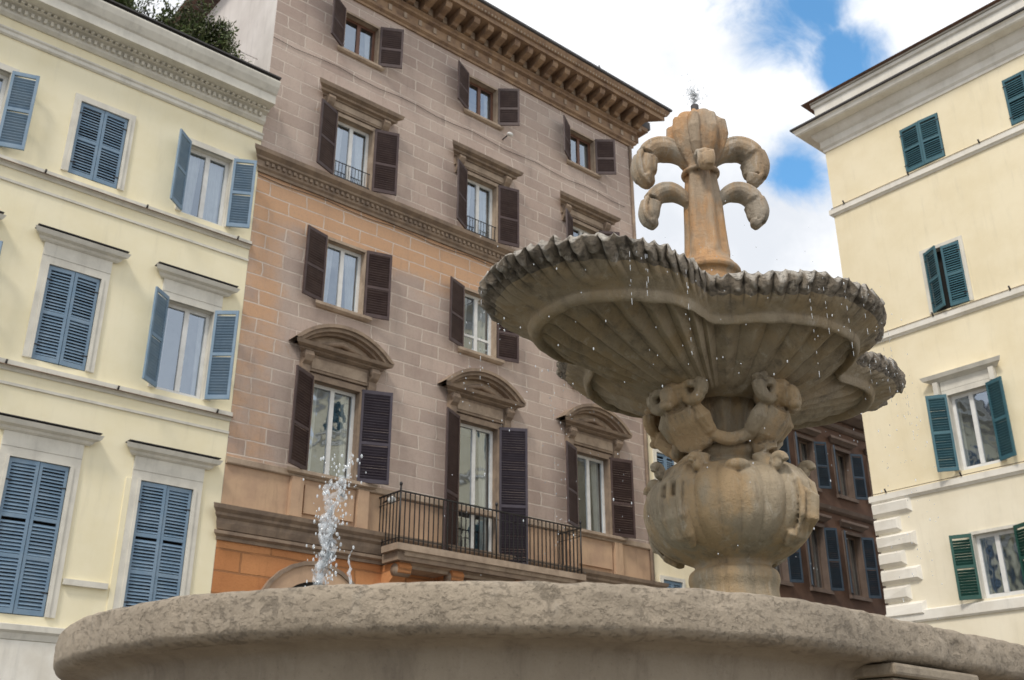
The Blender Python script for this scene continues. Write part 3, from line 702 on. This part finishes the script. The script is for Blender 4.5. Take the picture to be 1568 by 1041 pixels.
for q in range(4):
    a=q*pi/2
    def P(r,t,z,a=a): return (r*cos(a)-t*sin(a),r*sin(a)+t*cos(a),z)
    mb.ell(P(.42,0,3.48),(.14,.095,.11),M_STONE,rz=a)
    mb.ell(P(.53,0,3.44),(.080,.055,.075),M_STONE,rz=a,ry=.5)
    mb.ell(P(.57,0,3.37),(.045,.045,.030),M_STONE,rz=a)
    for sg in(-1,1):
        mb.ell(P(.51,sg*.055,3.50),(.03,.028,.020),M_STONE,rz=a)
        pts=[];rs=[]
        for i in range(26):
            t=i/25;R_=.10*(1-.72*t);th=1.9-t*8.0
            pts.append(P(.44+.06*t,sg*(.125+R_*cos(th)*.9),3.475+R_*sin(th)));rs.append(.052*(1-.5*t))
        mb.tube(pts,rs,M_STONE,8)
        mb.tube([P(.42,sg*.12,3.38),P(.40,sg*.15,3.31),P(.33,sg*.14,3.24),P(.27,sg*.10,3.18)],[.035,.055,.05,.02],M_STONE,8)
    # broad leaf-scroll falling from the head and lying over the urn
    mb.tube([P(.47,0,3.36),P(.40,0,3.30),P(.33,0,3.23),P(.29,0,3.15),P(.30,0,3.08),P(.37,0,3.01),P(.47,0,2.95),P(.54,0,2.86),P(.565,0,2.76),P(.55,0,2.65),P(.49,0,2.55),P(.42,0,2.49)],[.04,.065,.065,.055,.05,.055,.055,.05,.045,.045,.04,.02],M_STONE,14,2.3)
    for off in(-.075,0,.075):
        mb.tube([P(.42,off*.5,3.03),P(.51,off,2.96),P(.585,off,2.86),P(.60,off,2.76),P(.585,off,2.65),P(.52,off*.6,2.55)],[.012,.020,.022,.022,.020,.010],M_STONE,6)
    for sg in(-1,1):   # volute at the shoulder of each leaf
        mb.tube([P(.50+.06*(1-t)*cos(7*t),sg*(.15),2.975+.06*(1-t)*sin(7*t)) for t in [i/18 for i in range(19)]],.026,M_STONE,8)
    a2=a+pi/2;pts=[];n=24
    for i in range(n+1):
        t=i/n;an=a+(a2-a)*t;r=.42-.12*sin(pi*t);z=3.33-.15*sin(pi*t);pts.append((r*cos(an),r*sin(an),z+.008*noise.noise(Vector((i*.9,q,0)))))
    mb.tube(pts,[.020+.026*sin(pi*i/n)+.006*noise.noise(Vector((i*1.7,q,4))) for i in range(n+1)],M_STONE,8)
    an=a+pi/4;mb.ell((.47*cos(an),.47*sin(an),2.96),(.05,.08,.04),M_STONE,rz=an)
po=mb.build('carved_pedestal',fo)
md=po.modifiers.new('fuse','REMESH');md.mode='VOXEL';md.voxel_size=.0085;md.use_smooth_shade=True
sm=po.modifiers.new('soft','SMOOTH');sm.iterations=1
# ---- lily finial
mb=MB()
tab=smooth_tab([(3.70,.30),(3.95,.26),(4.30,.20),(4.44,.19),(4.50,.20),(4.55,.195),(4.58,.17),(4.66,.148),(4.85,.136),(5.02,.130),(5.15,.122),(5.28,.108),(5.38,.108),(5.46,.14),(5.54,.175),(5.62,.19),(5.70,.19),(5.77,.178),(5.81,.15),(5.83,.08),(5.84,.03)],5)
def lf(u,ph):
    z,r=u;k=max(0,min(1,(z-4.6)/.05));r*=1+.11*k*cos(6*ph);return (r*cos(ph),r*sin(ph),z)
mb.rev(lf,tab,[2*pi*i/120 for i in range(120)],M_LILY)
for k in range(9):
    a=2*pi*k/9+.2;mb.tube([(.11*cos(a),.11*sin(a),5.40),(.165*cos(a),.165*sin(a),5.52),(.195*cos(a),.195*sin(a),5.64),(.19*cos(a),.19*sin(a),5.74),(.13*cos(a),.13*sin(a),5.82)],[.02,.038,.044,.04,.02],M_LILY,8)
for zz in(5.33,): mb.tube([(.125*cos(t),.125*sin(t),zz) for t in [2*pi*i/24 for i in range(25)]],.02,M_LILY,8)
mb.tube([(.20*cos(t),.20*sin(t),4.50) for t in [2*pi*i/32 for i in range(33)]],.03,M_LILY,8)
lo=mb.build('lily_finial',fo);md=lo.modifiers.new('fuse','REMESH');md.mode='VOXEL';md.voxel_size=.007;md.use_smooth_shade=True
sm=lo.modifiers.new('soft','SMOOTH');sm.iterations=1
mb=MB()
def petal(a,pts,rad,flat):
    n=len(pts)
    P=[(r*cos(a),r*sin(a),z) for r,z in pts];mb.tube(P,rad,M_PETAL,14,flat)
    ta=(-sin(a),cos(a))
    for sg,lift in((0,.80),(-1,.55),(1,.55)):
        Q=[]
        for i,(r,z) in enumerate(pts):
            q0=pts[max(i-1,0)];q1=pts[min(i+1,n-1)];tx,tz=q1[0]-q0[0],q1[1]-q0[1];L=math.hypot(tx,tz);nx,nz=-tz/L,tx/L
            rr=r+nx*rad[i]*lift;zz=z+nz*rad[i]*lift;off=sg*rad[i]*flat*.72
            Q.append((rr*cos(a)+ta[0]*off,rr*sin(a)+ta[1]*off,zz))
        mb.tube(Q,[x*.30 for x in rad],M_PETAL,6)
up_=smooth_tab([(.05,5.36),(.12,5.46),(.20,5.525),(.30,5.545),(.38,5.50),(.415,5.41),(.405,5.31),(.365,5.245)],5)
lo_=smooth_tab([(.07,5.00),(.12,5.10),(.20,5.165),(.29,5.17),(.36,5.12),(.395,5.03),(.39,4.95),(.355,4.89)],5)
def prof_r(n,b,m):
    o=[]
    for i in range(n):
        t=i/(n-1);o.append(b+m*min(1,t/.35)**.8*(1-max(0,(t-.72)/.28)**2*.85))
    return o
for a in(-FA,pi-FA):
    n=len(up_);petal(a,up_,prof_r(n,.020,.062),1.4)
    n=len(lo_);petal(a,lo_,prof_r(n,.018,.048),1.4)
for a in(pi/2-FA,-pi/2-FA):
    s3=smooth_tab([(.05,5.28),(.11,5.36),(.17,5.39),(.225,5.36),(.235,5.29),(.21,5.24)],4);n=len(s3);petal(a,s3,prof_r(n,.012,.034),1.6)
lp=mb.build('lily_petals',fo);md=lp.modifiers.new('fuse','REMESH');md.mode='VOXEL';md.voxel_size=.007;md.use_smooth_shade=True
mb=MB();mb.tube([(0,0,5.8),(0,0,5.95)],.03,M_DARK,10);mb.build('spout_nozzle',fo)
# ================================================================== WATER
wt=empty('fountain_water',(0,0,0),0)
def strands(name,path,spread,rad,ns,seed):
    mb=MB();random.seed(seed)
    for s in range(ns):
        o3=Vector((random.uniform(-50,50),random.uniform(-50,50),0));t0=random.uniform(0,.6) if s>1 else 0;t1=random.uniform(.65,1.0)
        pts=[];rs=[];n=len(path)
        for i in range(n):
            t=i/(n-1)
            if t<t0 or t>t1: continue
            p=Vector(path[i]);q=o3+Vector((0,0,t*9))
            d=Vector((noise.noise(q),noise.noise(q+Vector((9,3,0))),.4*noise.noise(q+Vector((3,9,0)))))
            pts.append(p+d*spread(t));rs.append(max(.0012,rad(t)*(.2+1.9*abs(noise.noise(q*3.3)))))
        if len(pts)>3: rs[0]=rs[-1]=.0015;mb.tube(pts,rs,M_WAT,8)
    o=mb.build(name,wt)
    for v in o.data.vertices:
        p=v.co;v.co=p+Vector((noise.noise(p*34),noise.noise(p*34+Vector((5,5,5))),noise.noise(p*34+Vector((9,1,5)))))*.015
    return o
Yj=5.2
path=[(-1.00+.115*(i/90)**.8+.01*sin(i*.25),Yj+.01*cos(i),1.55+(2.67-1.55)*i/90) for i in range(91)]
strands('main_jet',path,lambda t:.02+.11*t*t,lambda t:.006+.017*t,10,3)
strands('thin_jet',[(-.80+.006*sin(i*1.1),Yj+.02,1.55+.86*i/60) for i in range(61)],lambda t:.012,lambda t:.005,3,8)
strands('top_spray',[(FC[0],FC[1],5.93+.19*i/14) for i in range(15)],lambda t:.02+.07*t,lambda t:.010,14,5)
strands('far_jet',[(4.15,9.1,1.5+.55*i/14) for i in range(15)],lambda t:.03+.05*t,lambda t:.010,5,6)
mb=MB();random.seed(12)
ca,sa=cos(FA),sin(FA)
def W_(x,y,z): return (FC[0]+x*ca-y*sa,FC[1]+x*sa+y*ca,z)
for k in range(380):
    ox,oy=random.choice(out);s_=random.uniform(.96,1.12);z=3.92-abs(random.gauss(0,.8))
    if z<1.6: continue
    r=random.uniform(.002,.0042);mb.ell(W_(ox*s_,oy*s_,z),(r,r,r*random.uniform(1,2.6)),M_DROP,seg=6,rings=4)
for k in range(120):
    ox,oy=random.choice(out);s_=random.uniform(.5,1.05);z=3.95+abs(random.gauss(0,.28));r=random.uniform(.002,.0045);mb.ell(W_(ox*s_,oy*s_,z),(r,r,r*1.5),M_DROP,seg=6,rings=4)
for k in range(380):
    t=random.random();z=1.7+1.02*t;r=random.uniform(.002,.007);mb.ell((-.97+random.gauss(0,.025+.03*t)+.10*t,Yj+random.gauss(0,.06),z),(r,r,r*1.8),M_DROP,seg=6,rings=4)
for k in range(90):
    r=random.uniform(.002,.006);mb.ell((FC[0]+random.gauss(0,.045),FC[1]+random.gauss(0,.045),6.0+abs(random.gauss(0,.08))),(r,r,r*1.5),M_DROP,seg=6,rings=4)
for k in range(16):
    i=random.randrange(NB);ox,oy=out[i];z=3.88;L=random.uniform(.15,.6)
    while L>0:
        l=random.uniform(.01,.04);mb.tube([W_(ox*1.01,oy*1.01,z),W_(ox*1.01,oy*1.01,z-l)],.0017,M_DROP,5);z-=l+random.uniform(.01,.07);L-=l+.04
mb.build('droplets',wt)
# ================================================================== rooftop plants
def leafmat(name,c):
    m,nt,p=nt_new(name);tc=N(nt,'ShaderNodeTexCoord').outputs['Object']
    nt.links.new(mixc(nt,ramp(nt,noise_n(nt,tc,3.5,4),.35,.65),c,tuple(x*.45 for x in c)),p.inputs['Base Color']);p.inputs['Roughness'].default_value=.6;return m
M_LF=leafmat('shrub_leaves',(.095,.14,.04));M_LF2=leafmat('shrub_leaves_light',(.17,.20,.075));M_BARK=simple('shrub_bark',(.12,.09,.06))
def shrub(loc,w,h,n,seed):
    random.seed(seed);e=empty('rooftop_shrub',loc,YA);mb=MB();tips=[]
    mb.prism([(-.25,0),(.25,0),(.3,.4),(-.3,.4)],-.3,.3,M_TRIM)
    for k in range(26):
        a=random.uniform(0,2*pi);r=w*sqrt(random.random());hh=h*(1-.45*(r/w)**2)*random.uniform(.45,1.08);tip=Vector((r*cos(a),r*sin(a)*.6,.4+hh));mid=tip*.5+Vector((random.uniform(-.1,.1),0,.25))
        mb.tube([(0,0,.3),mid,tip],[.03,.02,.006],M_BARK,5);tips.append((tip,mid))
    for k in range(n):
        tip,mid=random.choice(tips);t=random.random()**.6;c=mid.lerp(tip,.25+.8*t)+Vector([random.gauss(0,.10) for _ in range(3)])
        s_=random.uniform(.04,.085);u=Vector([random.gauss(0,1) for _ in range(3)]).normalized();v=u.orthogonal().normalized()
        mb.add([c-u*s_,c+v*s_*.45,c+u*s_,c-v*s_*.45],[(0,1,2,3)],M_LF if random.random()<.6 else M_LF2)
    mb.build('foliage',e)
def lw(s,y,z): return (P0[0]+s*cos(YA)-y*sin(YA),P0[1]+s*sin(YA)+y*cos(YA),z)
shrub(lw(-.95,.7,15.7),.6,1.75,3200,21)
shrub(lw(-1.75,.8,15.7),.75,2.15,4200,22)
shrub(lw(-3.0,1.1,15.7),.9,2.1,3600,24)
shrub(lw(-4.8,1.4,15.6),.9,1.8,2000,23)
# ================================================================== SKY / LIGHT
SUN_EL,SUN_AZ=radians(50),radians(205)
w=bpy.data.worlds.new('World');bpy.context.scene.world=w;w.use_nodes=True;nt=w.node_tree;nt.nodes.clear()
o=N(nt,'ShaderNodeOutputWorld');bg=N(nt,'ShaderNodeBackground');bg.inputs[1].default_value=.12;nt.links.new(bg.outputs[0],o.inputs[0])
sky=N(nt,'ShaderNodeTexSky');sky.sky_type='NISHITA';sky.sun_disc=False;sky.sun_elevation=SUN_EL;sky.sun_rotation=SUN_AZ
tc=N(nt,'ShaderNodeTexCoord').outputs['Generated']
def dist(v):
    n=N(nt,'ShaderNodeVectorMath',operation='DISTANCE');nt.links.new(tc,n.inputs[0]);n.inputs[1].default_value=v;return n.outputs['Value']
def dirn(x,y,z): l=sqrt(x*x+y*y+z*z);return (x/l,y/l,z/l)
d1=mth(nt,'DIVIDE',dist(dirn(.268,.79,.685)),.050);d2=mth(nt,'DIVIDE',dist(dirn(.272,.851,.545)),.032);d3=mth(nt,'DIVIDE',dist(dirn(.315,.81,.64)),.036)
dm=mth(nt,'MINIMUM',mth(nt,'MINIMUM',d1,d2),d3)
nz=noise_n(nt,tc,12,10,.60,.5);nz2=noise_n(nt,tc,2.2,6,.6)
k=mth(nt,'ADD',dm,mth(nt,'MULTIPLY',mth(nt,'SUBTRACT',nz,.5),3.0))
near=ramp(nt,k,.25,1.5)
far=ramp(nt,nz2,.36,.46)
cloud=mth(nt,'MULTIPLY',near,mth(nt,'ADD',mth(nt,'MULTIPLY',far,.3),.7))
shade=mixc(nt,ramp(nt,noise_n(nt,tc,5,7,.6),.38,.68),(9.4,9.5,9.7),(6.9,7.2,7.7))
bluer=mixc(nt,1.0,sky.outputs[0],(1.3,2.1,2.3),'MULTIPLY')
nt.links.new(mixc(nt,cloud,bluer,shade),bg.inputs[0])
sd=bpy.data.lights.new('sun','SUN');sd.energy=2.2;sd.angle=radians(11);sd.color=(1,.925,.82)
so=bpy.data.objects.new('sun',sd);COL.objects.link(so)
dv=Vector((sin(SUN_AZ)*cos(SUN_EL),cos(SUN_AZ)*cos(SUN_EL),sin(SUN_EL)))
so.rotation_euler=dv.to_track_quat('Z','Y').to_euler()
# ================================================================== CAMERA
cd=bpy.data.cameras.new('camera');cd.sensor_width=36;cd.lens=36.92;cd.clip_end=2000;cd.clip_start=.05
cd.dof.use_dof=True;cd.dof.focus_distance=6.0;cd.dof.aperture_fstop=5.0
co=bpy.data.objects.new('camera',cd);COL.objects.link(co);co.location=(0,0,1.1);co.rotation_euler=(radians(90+23.44),0,0)
bpy.context.scene.camera=co
sc=bpy.context.scene;sc.view_settings.view_transform='Standard';sc.view_settings.look='None';sc.view_settings.exposure=0
